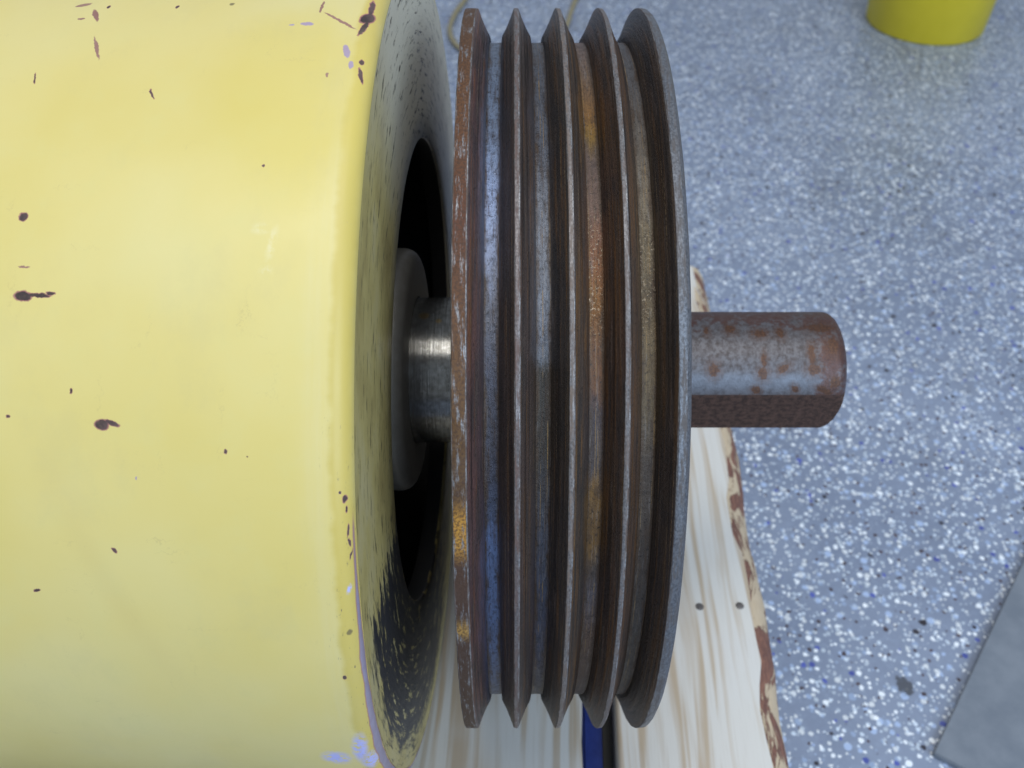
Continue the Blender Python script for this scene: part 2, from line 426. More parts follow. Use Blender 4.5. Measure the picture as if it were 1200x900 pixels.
def mat_stub():
    s = Sh("rusty_steel_stub")
    c = s.sep(s.uv()); ang, v = c[0], c[1]
    p = s.comb(s.math('MULTIPLY', ang, .03), v)
    n = s.noise(p, 330, 6, .72); n2 = s.noise(p, 75, 4, .6); f = s.noise(p, 900, 4, .7)
    col = s.mix(s.ss(n, .40, .64), (0.118, 0.112, 0.12, 1), (0.058, 0.047, 0.046, 1))
    # bluish highlight along the flat's edge, painted into the colour
    hilite = s.math('MULTIPLY', s.ss(ang, .02, -.14), s.math('MULTIPLY_ADD', s.ss(ang, -.42, -.24), .75, .25))
    col = s.mix(s.math('MULTIPLY', hilite, s.math('MULTIPLY_ADD', n, -.9, 1.15)), col, (0.145, 0.162, 0.195, 1))
    # overall rust bloom: far side and end
    zone = s.math('MAXIMUM', s.ss(ang, .25, 1.2), s.ss(v, STUB_L - .014, STUB_L - .002))
    z = s.math('ADD', s.math('MULTIPLY', zone, .27), s.math('MULTIPLY', n2, .62))
    z = s.math('ADD', z, s.math('MULTIPLY', s.math('SUBTRACT', n, .5), .5))
    rust = s.mix(s.ss(f, .3, .7), (0.105, 0.040, 0.027, 1), (0.06, 0.026, 0.021, 1))
    col = s.mix(s.math('MULTIPLY', s.ss(z, .44, .58), .8), col, rust)
    # rust blots
    jit = s.vm('SCALE', s.vm('SUBTRACT', s.noise(p, 380, 3, .6, col=True), (.5, .5, .5))); jit.node.inputs["Scale"].default_value = .004
    pj = s.vm('ADD', p, jit); o = None
    for b in STUB_BLOTS:
        d = s.blob(pj, *b); o = d if o is None else s.math('MINIMUM', o, d)
    o = s.math('ADD', o, s.math('MULTIPLY', s.math('SUBTRACT', f, .5), .9))
    col = s.mix(s.math('MULTIPLY', s.math('MAXIMUM', s.ss(o, 1.3, .75), s.math('MULTIPLY', s.ss(o, 2.6, 1.0), .45)), .95), col, s.mix(s.ss(f, .35, .65), (0.105, 0.045, 0.02, 1), (0.05, 0.022, 0.013, 1)))
    # milled flat is brown all over
    flat_ = s.math('MULTIPLY', s.ss(ang, -.405, -.435), s.ss(ang, -1.62, -1.60))
    col = s.mix(flat_, col, s.mix(s.ss(n, .40, .6), (0.055, 0.034, 0.028, 1), (0.115, 0.066, 0.05, 1)))
    s.bump(s.math('ADD', n, s.math('MULTIPLY', f, .6)), .45, .0005)
    rg = s.math('MULTIPLY_ADD', n, .3, .30)
    return s.out(col, s.math('MAXIMUM', rg, s.math('MULTIPLY', flat_, .75)), s.math('MULTIPLY_ADD', flat_, -.4, .4), s.math('MULTIPLY_ADD', flat_, -.35, .5))

def mat_floor():
    s = Sh("flaked_epoxy_floor")
    o = s.obj(); p = s.comb(s.sep(o)[0], s.sep(o)[1])
    jit = s.vm('SCALE', s.vm('SUBTRACT', s.noise(p, 330, 2, .6, col=True), (.5, .5, .5))); jit.node.inputs["Scale"].default_value = .0020
    pj = s.vm('ADD', p, jit)
    big = s.noise(p, 5, 4, .6)
    col = s.mix(s.ss(big, .3, .7), (0.18, 0.215, 0.295, 1), (0.245, 0.285, 0.375, 1))
    col = s.mix(s.math('MULTIPLY', s.ss(s.noise(p, 170, 4, .7), .45, .7), .35), col, (0.30, 0.36, 0.47, 1))
    def layer(col, scale, off, size, keep, cc, dist='EUCLIDEAN', soft=.12):
        vv = s.vor(s.vm('ADD', pj, off), scale, 1.0, 'F1', dist)
        rc = s.sep(vv["Color"])
        th = s.math('MULTIPLY_ADD', rc[1], size * .75, size * .4)
        m = s.math('SUBTRACT', th, vv["Distance"])
        m = s.ss(m, -soft * size, soft * size)
        m = s.math('MULTIPLY', m, s.math('LESS_THAN', rc[0], keep))
        return s.mix(m, col, s.mix(rc[2], cc, tuple(x * .72 for x in cc[:3]) + (1,)))
    col = layer(col, 150, (.31, .2, 0), .42, .40, (0.40, 0.50, 0.70, 1))
    col = layer(col, 230, (.11, .7, 0), .42, .14, (0.085, 0.06, 0.07, 1))
    col = layer(col, 290, (.61, .13, 0), .45, .20, (0.84, 0.88, 0.92, 1))
    col = layer(col, 260, (.51, .3, 0), .45, .40, (0.62, 0.70, 0.80, 1))
    col = layer(col, 125, (.91, .4, 0), .36, .07, (0.04, 0.035, 0.045, 1))
    col = layer(col, 140, (.21, .9, 0), .38, .07, (0.09, 0.12, 0.42, 1))
    col = layer(col, 165, (.71, .1, 0), .37, .40, (0.86, 0.90, 0.94, 1), 'EUCLIDEAN')
    col = layer(col, 110, (.43, .6, 0), .24, .12, (0.90, 0.93, 0.96, 1), 'EUCLIDEAN')
    sc_ = s.noise(s.vm('MULTIPLY', p, (1.0, .5, 1)), 9, 6, .7)
    col = s.mix(s.math('MULTIPLY', s.ss(sc_, .52, .70), .3), col, (0.13, 0.135, 0.145, 1))
    # one dark stain
    st = s.math('ADD', s.blob(pj, *FLOOR_STAIN), s.math('MULTIPLY', s.math('SUBTRACT', s.noise(p, 190, 4, .7), .5), 2.2))
    col = s.mix(s.math('MULTIPLY', s.ss(st, 1.1, .8), .85), col, (0.06, 0.06, 0.065, 1))
    s.bump(s.noise(p, 120, 3, .5), .12, .0006)
    return s.out(col, s.math('MULTIPLY_ADD', big, .2, .25), 0, .5)

def mat_wood(name, tone=1.0, seed=0.0):
    s = Sh(name)
    o = s.vm('ADD', s.obj(), (seed, seed * .7, 0))
    w_ = s.noise(s.vm('MULTIPLY', o, (1, .12, 1)), 20, 3, .5, col=True)
    q = s.vm('ADD', s.vm('MULTIPLY', o, (1, .03, .4)), s.vm('MULTIPLY', s.vm('SUBTRACT', w_, (.5, .5, .5)), (.035, .02, .02)))
    ring = s.noise(q, 150, 2, .5)
    ring = s.ss(ring, .44, .64)
    fib = s.noise(s.vm('MULTIPLY', o, (900, 22, 900)), 1.0, 4, .7)
    big = s.noise(o, 14, 3, .5)
    a = (0.78 * tone, 0.745 * tone, 0.68 * tone, 1); b = (0.56 * tone, 0.43 * tone, 0.29 * tone, 1)
    col = s.mix(s.math('MULTIPLY', ring, .9), a, b)
    col = s.mix(s.math('MULTIPLY', s.ss(big, .45, .7), .35), col, (0.76 * tone, 0.74 * tone, 0.71 * tone, 1))
    col = s.mix(s.math('MULTIPLY', s.ss(fib, .5, .8), .25), col, (0.42 * tone, 0.33 * tone, 0.22 * tone, 1))
    kn = s.blob(s.vm('ADD', s.obj(), s.vm('MULTIPLY', s.vm('SUBTRACT', w_, (.5, .5, .5)), (.03, .03, 0))), .072, -.10, .006, .02)
    col = s.mix(s.math('MULTIPLY', s.ss(kn, 1.2, .6), .0), col, (.4, .28, .16, 1))
    s.bump(s.math('ADD', s.math('MULTIPLY', ring, .6), fib), .25, .0005)
    return s.out(col, .62, 0, .35)

def mat_bark():
    s = Sh("bark_wane_edge")
    o = s.obj()
    p = s.vm('MULTIPLY', o, (1.6, .55, 1))
    n = s.noise(p, 48, 5, .65, 1.2); f = s.noise(s.vm('MULTIPLY', o, (1, .3, 1)), 400, 4, .7)
    bark = s.mix(s.ss(f, .3, .7), (0.26, 0.125, 0.085, 1), (0.12, 0.06, 0.05, 1))
    wood = s.mix(f, (0.60, 0.49, 0.35, 1), (0.45, 0.34, 0.22, 1))
    m = s.ss(n, .46, .53)
    s.bump(s.math('MULTIPLY_ADD', m, 1.0, f), .6, .0015)
    return s.out(s.mix(m, wood, bark), .75, 0, .3)

def mat_plain(name, a, b, scale=80, rough=.5, metal=0.0, stretch=(1, 1, 1), bump=.15):
    s = Sh(name)
    n = s.noise(s.vm('MULTIPLY', s.obj(), stretch), scale, 5, .65)
    s.bump(n, bump, .0006)
    return s.out(s.mix(s.ss(n, .3, .7), a, b), s.math('MULTIPLY_ADD', n, .2, rough - .1), metal)

# chip tables: (arc position, running length, half size along arc, half size along x, rotation)
X_BACK = -0.42                                   # far end of the drum
FIL = 0.007
DRUM_EDGE = (XF - FIL) - X_BACK                  # running length where the round begins
def chip(px, py, hw, hh, rot=0.0):
    a, x = on_drum(px, py, RH)
    a2, x2 = on_drum(px, py + 1, RH); a3, x3 = on_drum(px + 1, py, RH)
    ky = abs(a2 - a) * RH; kx = abs(x3 - x)
    # first axis = arc (picture up), second = x (picture right)
    return (a * RH, x - X_BACK, hh * ky, hw * kx, rad(rot))
CHIPS_DARK = [chip(*c) for c in [
    (27, 254, 5, 5), (27, 347, 10, 6), (45, 346, 14, 2.6, 4), (59, 344, 5, 2, 10), (119, 498, 8, 6), (131, 496, 9, 2.8, 20),
    (436, 8, 3.5, 9, 0), (431, 20, 7, 7, 30), (426, 32, 3, 9, 15), (424, 71, 3, 3), (423, 86, 2.6, 8, -15),
    (84, 458, 1.7, 3), (10, 488, 2.5, 2), (264, 529, 1.8, 2.5), (309, 194, 1.7, 1.7), (134, 645, 2.2, 3.5, -30), (43, 692, 4, 1.8, -20),
    (178, 110, 1.3, 6, -25), (41, 92, 1.2, 6, -12), (128, 8, 1.8, 1.8), (208, 8, 2, 1.6), (404, 794, 2, 2.2, 20),
    (409, 625, 1.8, 7, 10), (411, 640, 1.6, 5, -10), (407, 600, 1.8, 4, 10), (413, 655, 1.2, 6, 20), (404, 587, 3.2, 4.2), (398, 578, 1.5, 2), (290, 535, 1, 1)]]
CHIPS_MAUVE = [chip(*c) for c in [(406, 60, 4.2, 8, -15), (411, 76, 2.8, 5, -10), (360, 28, 8, 2), (342, 29, 3, 1), (160, 560, 1, 2)]]
CHIPS_RED = [chip(*c) for c in [
    (98, 6, 10, 1.6, -22), (112, 18, 3.4, 8, -25), (113, 56, 2.2, 15, -22), (28, 313, 7, 1.1, 2),
    (398, 24, 28, 1.3, 40), (377, 8, 1.8, 7), (95, 22, 5, 1.2), (383, 88, 2, 3)]]
CHIPS_BLUE = [chip(*c) for c in [(395, 888, 20, 8), (422, 878, 11, 18, 5), (435, 893, 14, 10), (410, 694, 4, 7, 20)]]
CHIPS_PALE = [chip(*c) for c in [(318, 285, 7, 26, 8), (305, 268, 14, 8), (312, 318, 10, 9)]]
_st = chip(130, 690, 26, 250, -24)
SAT = chip(345, 105, 105, 130)
STREAK = (_st[0], _st[1], _st[2], _st[3], rad(-22))
STUB_X0, STUB_X1, RS = 0.0, 0.1658, 0.030
STUB_L = 0.186                                   # running length at the end of the stub's cylinder
def blot(px, py, hw, hh, rot=0):
    a, x = on_drum(px, py, RS)
    return (a * RS, x - STUB_X0 + .0292, hh * .479 / FPX, hw * .479 / FPX, rad(rot))
STUB_BLOTS = [blot(*c) for c in [(836, 434, 6, 8), (894, 438, 6, 7), (895, 424, 3, 9), (918, 432, 8, 4, -35), (954, 433, 8, 7), (951, 416, 4, 14),
                                 (890, 391, 8, 6), (914, 390, 5, 7), (855, 385, 6, 7), (828, 388, 3, 6), (931, 456, 4, 5), (886, 457, 5, 5), (978, 448, 7, 7), (966, 458, 10, 4, 25), (960, 384, 16, 7), (975, 405, 7, 10)]]
def jblot(px, py, hw, hh):
    a, x = on_drum(px, py, .0374)
    return (a * .04, x - (-.1989) + .0369, hh * .47 / FPX, hw * .47 / FPX, 0)
JOURNAL_BLOTS = [jblot(497, 370, 7, 7), jblot(514, 376, 4, 4)]
_fs = on_z(1060, 803, ZF)
FLOOR_STAIN = (_fs.x, _fs.y, .0065, .0085, .4)

M_PAINT = mat_paint(); M_PLATE = mat_endplate(); M_BLACK = mat_black()
M_FLOOR = mat_floor()
M_WOOD = mat_wood("pine_board", .80); M_WOOD2 = mat_wood("pine_board_shaded", .64, 3.1); M_BARK = mat_bark()  # second pine is darker: the pulley's shadow painted into its tone

# ------------------------------------------------------------------ floor
def floor():
    me = bpy.data.meshes.new("floor")
    me.from_pydata([(-6, -4, ZF), (8, -4, ZF), (8, 9, ZF), (-6, 9, ZF)], [], [(0, 1, 2, 3)])
    o = link("floor", me, M_FLOOR); o["kind"] = "structure"
floor()

# ------------------------------------------------------------------ boards
def frame_of(yaw):
    return Matrix.Rotation(yaw, 4, 'Z')
_p1 = on_z(928, 900, ZB - .02); _p2 = on_z(845, 432, ZB - .02)
YAW = -math.atan2(_p2.x - _p1.x, _p2.y - _p1.y)

def board(name, x0, x1, y0, y1, z1, th, mats, parent, wane=False, seed=1, cutfar=0.0):
    """board along Y: rows of a rounded cross-section, slightly uneven; wane = bark-edged right side"""
    rng = random.Random(seed)
    ny = 44; rows = []
    for j in range(ny + 1):
        y = y0 + (y1 - y0) * j / ny
        e = rng.uniform(-.0006, .0006)
        b = .0022
        if wane:
            wv = .0150 + .0016 * math.sin(j * .5 + 1) + .0010 * math.sin(j * 1.3) + rng.uniform(-.001, .001)
            xe = x1 + .0015 * math.sin(j * .7) + rng.uniform(-.0006, .0006)
            sec = [(x0, z1 - th), (x0, z1 - b), (x0 + b * .4, z1 - b * .4), (x0 + b, z1 + e * .2), ((x0 + x1) / 2, z1), (xe - wv, z1 + e * .2), (xe - wv * .55, z1 - .0045), (xe - wv * .15, z1 - .014), (xe, z1 - .027), (xe, z1 - th)]
        else:
            sec = [(x0 + e, z1 - th), (x0 + e, z1 - b), (x0 + e + b * .4, z1 - b * .4), (x0 + e + b, z1), ((x0 + x1) / 2, z1), (x1 + e - b, z1), (x1 + e - b * .4, z1 - b * .4), (x1 + e, z1 - b), (x1 + e, z1 - th)]
        rows.append([(x, y - (cutfar * max(0, (x - (x1 - .035)) / .035) if j == ny else 0), z) for x, z in sec])
    k = len(rows[0]); vs = [v for r in rows for v in r]; fs = []; sl = []
    for j in range(ny):
        for i in range(k):
            i2 = (i + 1) % k
            fs.append((j * k + i, j * k + i2, (j + 1) * k + i2, (j + 1) * k + i))
            sl.append(1 if wane and 5 <= i <= 7 else 0)
    fs.append(tuple(range(k))); fs.append(tuple(reversed([ny * k + i for i in range(k)]))); sl += [0, 0]
    me = bpy.data.meshes.new(name); me.from_pydata(vs, [], fs)
    me.polygons.foreach_set("material_index", sl)
    me.polygons.foreach_set("use_smooth", [True] * len(fs))
    bm = bmesh.new(); bm.from_mesh(me); bmesh.ops.recalc_face_normals(bm, faces=bm.faces); bm.to_mesh(me); bm.free()
    me.set_sharp_from_angle(angle=rad(40))
    return link(name, me, mats, parent)

def box_mesh(name, x0, x1, y0, y1, z0, z1, bev=.002):
    bm = bmesh.new()
    bmesh.ops.create_cube(bm, size=1.0)
    for v in bm.verts:
        v.co = Vector(((x0 + x1) / 2 + v.co.x * (x1 - x0), (y0 + y1) / 2 + v.co.y * (y1 - y0), (z0 + z1) / 2 + v.co.z * (z1 - z0)))
    bmesh.ops.bevel(bm, geom=bm.edges[:], offset=bev, segments=2, affect='EDGES')
    me = bpy.data.meshes.new(name); bm.to_mesh(me); bm.free()
    return me

skid = thing("wooden_skid", "pale pine board skid with bark-edged side lying under the pulley and drum", "skid", loc=(0, 0, 0))
skid.rotation_euler = (0, 0, YAW)
inv = Matrix.Rotation(-YAW, 3, 'Z')
def sk(px, py, z=ZB):
    return inv @ on_z(px, py, z)
a = sk(683, 900); b_ = sk(725, 900); c_ = sk(928, 900, ZB - .02); far = sk(822, 300)
BX1, BX2, BX3 = a.x, b_.x, c_.x
YFAR = far.y
board("deck_board", BX1 - .150, BX1, -.34, YFAR - .02, ZB, .038, [M_WOOD2, M_BARK], skid, False, 3)
bw = board("deck_board", BX2, BX3, -.34, YFAR, ZB, .038, [M_WOOD, M_BARK], skid, True, 5, cutfar=.085)
bw["label"] = "bark-edged pine board under the shaft end"
board("deck_board", -.42, -.30, -.34, YFAR, ZB, .038, [M_WOOD2, M_BARK], skid, False, 9)
M_RUN = mat_wood("gap_shade_runner", .22, 6.0)  # runner wood added this dark to stand in for shade in the board gap
for x0, x1 in ((BX1 + .0130, BX1 + .062), (BX1 - .145, BX1 - .10), (-.41, -.36)):
    link("runner", box_mesh("runner", x0, x1, -.335, YFAR - .05, ZF + .0005, ZB - .0382), M_RUN, skid)
# two sunken nails in the bark-edged board
M_NAIL = mat_plain("nail_steel", (0.10, 0.09, 0.085, 1), (0.2, 0.18, 0.17, 1), 300, .5, .5)
for px, py in ((820, 711), (867, 710)):
    p = sk(px, py)
    bm = bmesh.new()
    prof = [(0.0, .0002), (.0012, .0002), (.0021, .0001), (.0026, -.0002), (.0029, -.0008)]
    rings = []
    for r, z in prof:
        rings.append([bm.verts.new((p.x + r * math.cos(t * math.pi / 6), p.y + r * math.sin(t * math.pi / 6), ZB + z + .0006)) for t in range(12)] if r else [bm.verts.new((p.x, p.y, ZB + z + .0006))])
    for t in range(12):
        bm.faces.new((rings[0][0], rings[1][t], rings[1][(t + 1) % 12]))
        for q in range(1, 4):
            bm.faces.new((rings[q][t], rings[q + 1][t], rings[q + 1][(t + 1) % 12], rings[q][(t + 1) % 12]))
    bmesh.ops.recalc_face_normals(bm, faces=bm.faces)
    me = bpy.data.meshes.new("nail"); bm.to_mesh(me); bm.free()
    link("nail", me, M_NAIL, bw)

# blue painted bar standing between the boards
M_BLUE = mat_plain("blue_enamel", (0.007, 0.017, 0.105, 1), (0.010, 0.026, 0.15, 1), 90, .4)
bb = link("blue_bar", box_mesh("blue_bar", BX1 + .0008, BX1 + .0126, -.32, .16, ZF + .0005, ZB - .012, .0015), M_BLUE)
bb.rotation_euler = (0, 0, YAW)
tag(bb, "blue painted bar in the gap between the two pine boards", "metal bar")

# ------------------------------------------------------------------ drum
drum = thing("yellow_drum_housing", "big yellow painted drum housing with chipped rim and round opening in its end", "drum housing")
drum.matrix_world = DRUM_M
prof = [(X_BACK, RH - .03), (X_BACK, RH)] if False else [(X_BACK, RH)]
for i in range(1, 9): prof.append((X_BACK + (XF - FIL - X_BACK) * i / 8, RH))
prof += arc(XF - FIL, RH - FIL, FIL, 90, 0, 8)[1:]
lathe("drum_shell", prof, M_PAINT, drum, n=320, sharp=50)
RI = RH - FIL
pl = [(XF, RI - .0002 - (RI - HOLE - .0012) * i / 6) for i in range(7)] + arc(XF - .001, HOLE + .001, -.001, 180, 270, 3)[1:][::1]
pl = [(XF, RI - .0002 - (RI - HOLE - .0014) * i / 6) for i in range(7)] + [(XF - .0004, HOLE + .0004), (XF - .0012, HOLE), (XF - .010, HOLE)]
lathe("end_plate", pl, [M_PLATE, M_BLACK], drum, n=256, slots=[0] * 8 + [1], sharp=60)
lathe("back_plate", [(X_BACK, RH), (X_BACK, .05)], M_PLATE, drum, n=128)
lathe("inner_lining", [(XF - .0102, RI), (XF - .0102, HOLE + .0005), (XF - .012, HOLE + .03), (XF - .012, RH - .012), (XF - .16, RH - .012), (XF - .16, .0385)], M_BLACK, drum, n=128, sharp=20)
RF = .0623
XL = XF - .0045
fl = [(XF - .030, RF), (XL - .007, RF)] + arc(XL - .007, RF - .007, .007, 90, 0, 6)[1:] + [(XL, .0381), (XF - .030, .0384), (XF - .030, RF)]
lathe("bearing_flange", fl, mat_flange(), drum, n=160, sharp=35)

# ------------------------------------------------------------------ shaft
shaft = thing("drive_shaft", "grey steel drive shaft with a rusty flat-sided stub end through the pulley", "shaft")
lathe("shaft_journal", [(XF - .155, 0.0005), (XF - .155, .0374), (-.0005, .0374), (-.0005, .0005)], mat_shaft_clean(), shaft, n=160)
FA0, FA1 = rad(-24), rad(-92)
FM = (FA0 + FA1) / 2; FC = RS * math.cos((FA0 - FA1) / 2)
def flatcut(x, r, ang):
    if FA1 - 1e-6 <= ang <= FA0 + 1e-6:
        return min(r, FC / math.cos(ang - FM))
    return r
angs = sorted([-math.pi + 2 * math.pi * i / 180 for i in range(180)] + [FA0, FA1])
angs2 = []
for q in angs:
    if angs2 and abs(q - angs2[-1]) < 1e-4: continue
    angs2.append(q)
stp = [(0.0002, .0008), (0.0002, RS)] + [(.0002 + (STUB_X1 - .0002 - .0068) * i / 24, RS) for i in range(1, 25)]
stp += [(STUB_X1 - .0068 + .0068 * math.sin(rad(q)), RS - .0100 * (1 - math.cos(rad(q)))) for q in (12, 25, 38, 52, 66, 80, 90)]
stp += [(STUB_X1, .012), (STUB_X1 - .004, .004), (STUB_X1 - .006, .0008)]
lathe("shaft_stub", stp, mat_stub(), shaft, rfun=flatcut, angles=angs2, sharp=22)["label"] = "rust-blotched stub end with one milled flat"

# ------------------------------------------------------------------ pulley
pul = thing("v_belt_pulley", "rusty four-groove steel V-belt pulley beside the yellow drum", "pulley")
RV = 0.160
xs = [-.0174, .0016, .0206, .0396, .0586]        # ridge centres
flats = [(-.0209, -.0156), (.0009, .0028), (.0197, .0215), (.0387, .0404), (.0568, .0587)]
floors = []                                      # groove floors
for i in range(4):
    l_, r_ = flats[i][1], flats[i + 1][0]
    m_ = (l_ + r_) / 2
    floors.append((m_ - .0027, m_ + .0027))
flank_cols = [[(r * 1.3, g * 1.22, b * 1.15, 1) for r, g, b, _ in q] for q in [((0.072, 0.040, 0.037, 1), (0.040, 0.030, 0.030, 1), (0.095, 0.042, 0.02, 1)),
              ((0.050, 0.036, 0.032, 1), (0.035, 0.029, 0.027, 1), (0.075, 0.042, 0.022, 1)),
              ((0.046, 0.036, 0.030, 1), (0.030, 0.027, 0.026, 1), (0.105, 0.058, 0.025, 1)),
              ((0.068, 0.041, 0.028, 1), (0.036, 0.029, 0.027, 1), (0.095, 0.048, 0.018, 1)),
              ((0.045, 0.034, 0.028, 1), (0.030, 0.026, 0.026, 1), (0.070, 0.040, 0.020, 1))]]
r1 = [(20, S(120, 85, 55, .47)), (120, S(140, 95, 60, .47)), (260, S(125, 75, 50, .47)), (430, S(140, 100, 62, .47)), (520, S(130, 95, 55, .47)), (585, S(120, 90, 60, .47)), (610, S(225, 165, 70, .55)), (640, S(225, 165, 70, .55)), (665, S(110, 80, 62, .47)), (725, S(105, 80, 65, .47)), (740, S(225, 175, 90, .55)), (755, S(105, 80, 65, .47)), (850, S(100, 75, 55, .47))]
tips = [mat_tip("ridge_tip_rust_flaked", (0.30, 0.30, 0.31, 1), (.25, .12, .05, 1), .95, r1, 1),
        mat_tip("ridge_tip_a", (0.20, 0.178, 0.175, 1), (0.16, 0.105, 0.09, 1), .55, None, 2),
        mat_tip("ridge_tip_b", (0.225, 0.205, 0.198, 1), (0.21, 0.16, 0.13, 1), .55, None, 3),
        mat_tip("ridge_tip_c", (0.20, 0.19, 0.19, 1), (0.19, 0.15, 0.135, 1), .55, None, 4),
        mat_tip("ridge_tip_d", (0.165, 0.172, 0.19, 1), (0.12, 0.105, 0.10, 1), .5, None, 5)]
M_EDGE = mat_tip('worn_bright_edge', (0.31, 0.305, 0.31, 1), (0.12, 0.085, 0.07, 1), .7, None, 8)
STEP = RV + .0022
D_ = lambda r, g, b: S(r * .9 + 8, g * .9 + 9, b * .9 + 10, .74)
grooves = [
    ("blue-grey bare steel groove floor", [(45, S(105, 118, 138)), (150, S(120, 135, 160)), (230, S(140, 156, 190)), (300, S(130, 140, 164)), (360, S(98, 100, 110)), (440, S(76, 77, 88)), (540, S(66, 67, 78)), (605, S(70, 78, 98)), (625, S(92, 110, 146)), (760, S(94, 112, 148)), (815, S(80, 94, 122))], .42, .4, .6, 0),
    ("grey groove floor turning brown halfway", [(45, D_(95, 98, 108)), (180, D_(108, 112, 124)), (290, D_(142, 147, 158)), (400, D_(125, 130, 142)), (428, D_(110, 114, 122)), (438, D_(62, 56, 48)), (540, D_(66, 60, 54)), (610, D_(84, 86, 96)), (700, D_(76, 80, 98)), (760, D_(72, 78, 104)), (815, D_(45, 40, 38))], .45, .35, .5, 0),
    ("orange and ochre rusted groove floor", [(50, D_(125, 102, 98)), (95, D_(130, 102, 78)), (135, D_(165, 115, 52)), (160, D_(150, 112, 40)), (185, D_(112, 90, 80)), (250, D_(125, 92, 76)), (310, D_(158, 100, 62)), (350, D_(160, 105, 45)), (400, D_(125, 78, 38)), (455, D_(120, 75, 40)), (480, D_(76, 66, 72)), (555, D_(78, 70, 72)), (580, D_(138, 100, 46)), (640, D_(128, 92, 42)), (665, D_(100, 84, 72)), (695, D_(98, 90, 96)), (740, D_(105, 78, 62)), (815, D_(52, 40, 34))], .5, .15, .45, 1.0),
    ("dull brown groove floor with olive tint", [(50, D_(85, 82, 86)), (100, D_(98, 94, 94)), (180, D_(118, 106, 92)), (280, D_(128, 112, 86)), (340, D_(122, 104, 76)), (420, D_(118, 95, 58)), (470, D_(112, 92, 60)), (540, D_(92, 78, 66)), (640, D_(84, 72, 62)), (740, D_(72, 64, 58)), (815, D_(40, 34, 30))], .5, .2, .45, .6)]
names = ["orange rust flaking off a bright steel outer ridge", None, None, None, "smooth grey outer ridge with rounded outer corner"]
for i in range(5):
    f0, f1 = flats[i]
    left = (floors[i - 1][1] if i else None); right = (floors[i][0] if i < 4 else None)
    p = []; sl = []
    def add(x, r, slot):
        p.append((x, r))
        if len(p) > 1: sl.append(slot)
    c = .0004
    if left is not None:
        add(left, RV - .002, 1); add(left, STEP - .0006, 1); add(left - .0004 + .0006, STEP + .0008, 1)
        for q in (.33, .66):
            add(left + .0002 + (f0 - left) * q, STEP + (R - STEP) * q, 1)
        add(f0 - c * .4, R - c, 1); add(f0 + c * .2, R - c * .2, 2); add(f0 + c, R, 0)
    else:
        add(f0, R - .030, 1); add(f0, R - c, 1); add(f0 + c * .3, R - c * .3, 2); add(f0 + c, R, 2)
    if right is not None:
        add((f0 + f1) / 2, R, 0); add(f1 - c, R, 0); add(f1 - c * .2, R - c * .2, 2); add(f1 + c * .4, R - c, 2)
        for q in (.66, .33):
            add(right - .0002 + (f1 - right) * q, STEP + (R - STEP) * q, 1)
        add(right - .0002, STEP + .0008, 1); add(right, STEP - .0006, 1); add(right, RV - .002, 1)
    else:
        add(f1, R - .0001, 0)
        for q in (20, 40, 60, 80, 90):
            add(f1 + .0032 * math.sin(rad(q)), R - .0052 * (1 - math.cos(rad(q))), 0)
        add(f1 + .0032, R - .030, 1)
    Lt = sum(math.dist(p[q], p[q - 1]) for q in range(1, len(p)))
    mid = (f0 + f1) / 2                          # walls left and right of the tip are separate materials
    sl = [3 if (q == 1 and (p[n_][0] + p[n_ + 1][0]) / 2 > mid) else q for n_, q in enumerate(sl)]
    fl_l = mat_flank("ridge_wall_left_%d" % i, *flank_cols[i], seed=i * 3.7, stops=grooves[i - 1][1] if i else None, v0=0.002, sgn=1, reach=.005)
    fl_r = mat_flank("ridge_wall_right_%d" % i, *[tuple(x * 1.35 for x in c3[:3]) + (1,) for c3 in flank_cols[i]], seed=i * 3.7 + 1.9, stops=grooves[i][1] if i < 4 else None, v0=Lt - .002, sgn=-1, reach=.009)  # right walls are a lighter copy, painted as the lit side
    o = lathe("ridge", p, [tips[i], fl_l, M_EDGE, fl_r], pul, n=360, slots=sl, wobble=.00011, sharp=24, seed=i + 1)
    if names[i]: o["label"] = names[i]
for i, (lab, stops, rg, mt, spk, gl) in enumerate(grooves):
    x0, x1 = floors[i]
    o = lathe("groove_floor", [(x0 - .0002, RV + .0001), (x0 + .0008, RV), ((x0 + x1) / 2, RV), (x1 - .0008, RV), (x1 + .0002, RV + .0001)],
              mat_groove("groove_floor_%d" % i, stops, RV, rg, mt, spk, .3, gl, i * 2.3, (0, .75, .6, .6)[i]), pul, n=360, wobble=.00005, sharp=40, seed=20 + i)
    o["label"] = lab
M_CAST = mat_plain("rusty_cast_web", (0.05, 0.035, 0.03, 1), (0.09, 0.055, 0.04, 1), 120, .6, .3)
lathe("rim_inside", [(-.0205, R - .0302), (-.0205, .143), (.016, .142), (.022, .142), (.0614, .143), (.0614, R - .0302)], M_CAST, pul, n=200)
lathe("web", [(.012, .0515), (.012, .1425), (.026, .1425), (.026, .0515)], M_CAST, pul, n=160)
lathe("hub", [(0.0002, .0304), (0.0002, .0515), (.0600, .0515), (.0600, .0304)], M_CAST, pul, n=160)

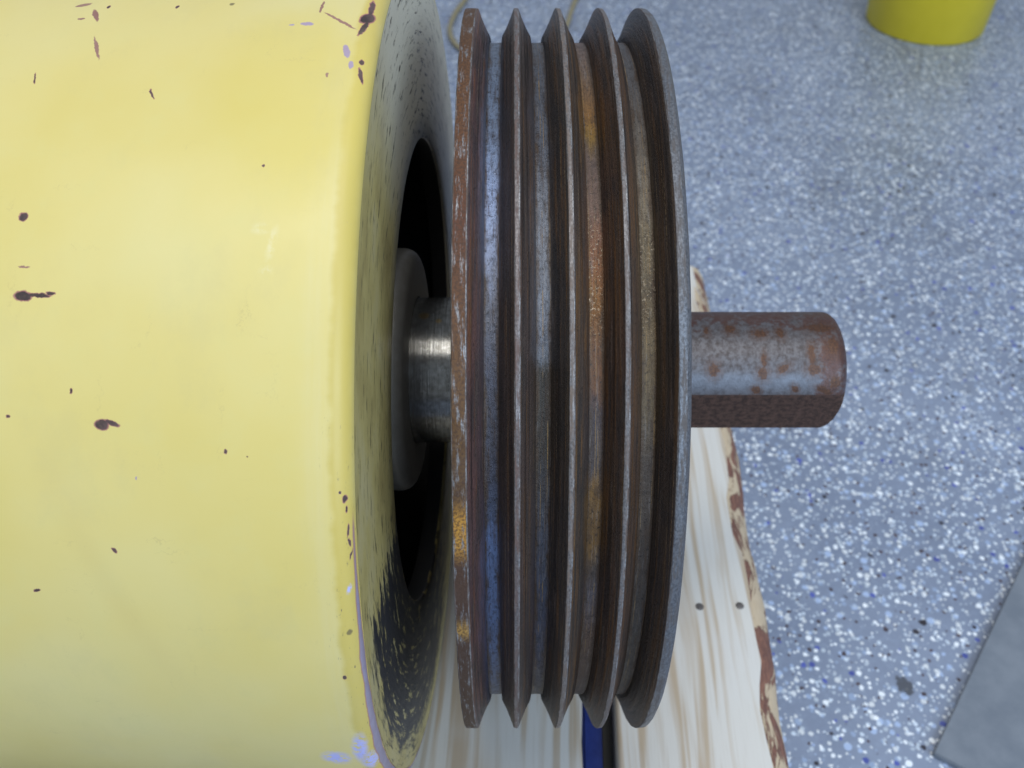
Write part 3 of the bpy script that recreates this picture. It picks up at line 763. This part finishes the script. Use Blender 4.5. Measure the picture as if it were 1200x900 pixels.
# ------------------------------------------------------------------ things on the floor behind
# yellow bucket
M_YEL = mat_plain("yellow_plastic", (0.70, 0.56, 0.022, 1), (0.76, 0.61, 0.03, 1), 14, .42, 0, (1, 1, 1), .05)
pb = on_z(1096, 52, ZF + .004)
def bucket():
    t = thing("yellow_bucket", "yellow plastic bucket standing on the speckled floor far behind the pulley", "bucket")
    r0 = .095; cx, cy = pb.x + .012, pb.y + r0
    t.location = (cx, cy, ZF)
    def rev(name, prof, mat, n=96):
        vs = []; fs = []
        for r, z in prof:
            for i in range(n):
                vs.append((r * math.cos(2 * math.pi * i / n), r * math.sin(2 * math.pi * i / n), z))
        for j in range(len(prof) - 1):
            for i in range(n):
                i2 = (i + 1) % n
                fs.append((j * n + i, j * n + i2, (j + 1) * n + i2, (j + 1) * n + i))
        me = bpy.data.meshes.new(name); me.from_pydata(vs, [], fs)
        me.polygons.foreach_set("use_smooth", [True] * len(fs))
        bm = bmesh.new(); bm.from_mesh(me); bmesh.ops.recalc_face_normals(bm, faces=bm.faces); bm.to_mesh(me); bm.free()
        me.set_sharp_from_angle(angle=rad(40))
        return link(name, me, mat, t)
    h = .32
    rev("body", [(.001, .004), (r0 - .008, .004), (r0 - .007, .0006), (r0 - .003, .0006), (r0, .004), (r0 + .022, h), (r0 + .020, h), (r0 - .003, .008), (.001, .008)], M_YEL)
    rev("rim", [(r0 + .0225, h - .012), (r0 + .028, h - .012), (r0 + .029, h + .002), (r0 + .018, h + .003), (r0 + .018, h + .0005), (r0 + .0222, h + .0003)], M_YEL)
bucket()

# tan cord lying in a loop behind the pulley
def tube(name, pts, r, mat, n=10):
    # Catmull-Rom path
    P = [Vector(p) for p in pts]; path = []
    for i in range(len(P) - 1):
        p0 = P[max(i - 1, 0)]; p1 = P[i]; p2 = P[i + 1]; p3 = P[min(i + 2, len(P) - 1)]
        for k in range(8):
            t = k / 8
            path.append(.5 * ((2 * p1) + (p2 - p0) * t + (2 * p0 - 5 * p1 + 4 * p2 - p3) * t * t + (3 * p1 - p0 - 3 * p2 + p3) * t ** 3))
    path.append(P[-1])
    vs = []; fs = []
    for i, q in enumerate(path):
        tg = (path[min(i + 1, len(path) - 1)] - path[max(i - 1, 0)]).normalized()
        sd = tg.cross(Vector((0, 0, 1))).normalized(); up = sd.cross(tg)
        for k in range(n):
            aa = 2 * math.pi * k / n
            vs.append(q + sd * r * math.cos(aa) + up * r * math.sin(aa))
    for i in range(len(path) - 1):
        for k in range(n):
            k2 = (k + 1) % n
            fs.append((i * n + k, i * n + k2, (i + 1) * n + k2, (i + 1) * n + k))
    fs.append(tuple(reversed(range(n)))); fs.append(tuple(range((len(path) - 1) * n, len(path) * n)))
    me = bpy.data.meshes.new(name); me.from_pydata([tuple(v) for v in vs], [], fs)
    me.polygons.foreach_set("use_smooth", [True] * len(fs))
    return link(name, me, mat)
M_CORD = mat_plain("tan_cord", (0.26, 0.22, 0.12, 1), (0.34, 0.29, 0.17, 1), 200, .6)
RC = .0042
pts = [on_z(px, py, ZF + RC + .0003) for px, py in ((620, -70), (575, -38), (548, -4), (533, 17), (527, 36), (536, 54), (560, 66), (600, 70), (640, 58), (661, 36), (672, 6), (688, -30), (690, -60))]
tag(tube("tan_cord", pts, RC, M_CORD), "thin tan cord looping over the floor behind the pulley top", "cord")

# grey bar lying on the floor
def grey_bar():
    th = .006; z1 = ZF + th
    A = on_z(1094, 882, z1); B = on_z(1200, 656, z1); C = on_z(1128, 902, z1)
    d = (B - A).normalized(); d.z = 0; d.normalize(); s_ = Vector((d.y, -d.x, 0))
    wd = .062
    q = [A, A + d * .75, A + d * .75 + s_ * wd, A + s_ * wd + d * .004]
    bm = bmesh.new()
    lo = [bm.verts.new((p.x, p.y, ZF + .0005)) for p in q]; hi = [bm.verts.new((p.x, p.y, z1)) for p in q]
    bm.faces.new(hi); bm.faces.new(list(reversed(lo)))
    for i in range(4): bm.faces.new((lo[i], lo[(i + 1) % 4], hi[(i + 1) % 4], hi[i]))
    bmesh.ops.recalc_face_normals(bm, faces=bm.faces)
    bmesh.ops.bevel(bm, geom=bm.edges[:], offset=.0008, segments=2, affect='EDGES')
    me = bpy.data.meshes.new("grey_bar"); bm.to_mesh(me); bm.free()
    o = link("grey_bar", me, mat_plain("grey_steel_bar", (0.165, 0.19, 0.225, 1), (0.215, 0.24, 0.275, 1), 30, .5, .15))
    tag(o, "flat grey bar lying on the speckled floor at the right edge", "bar")
grey_bar()
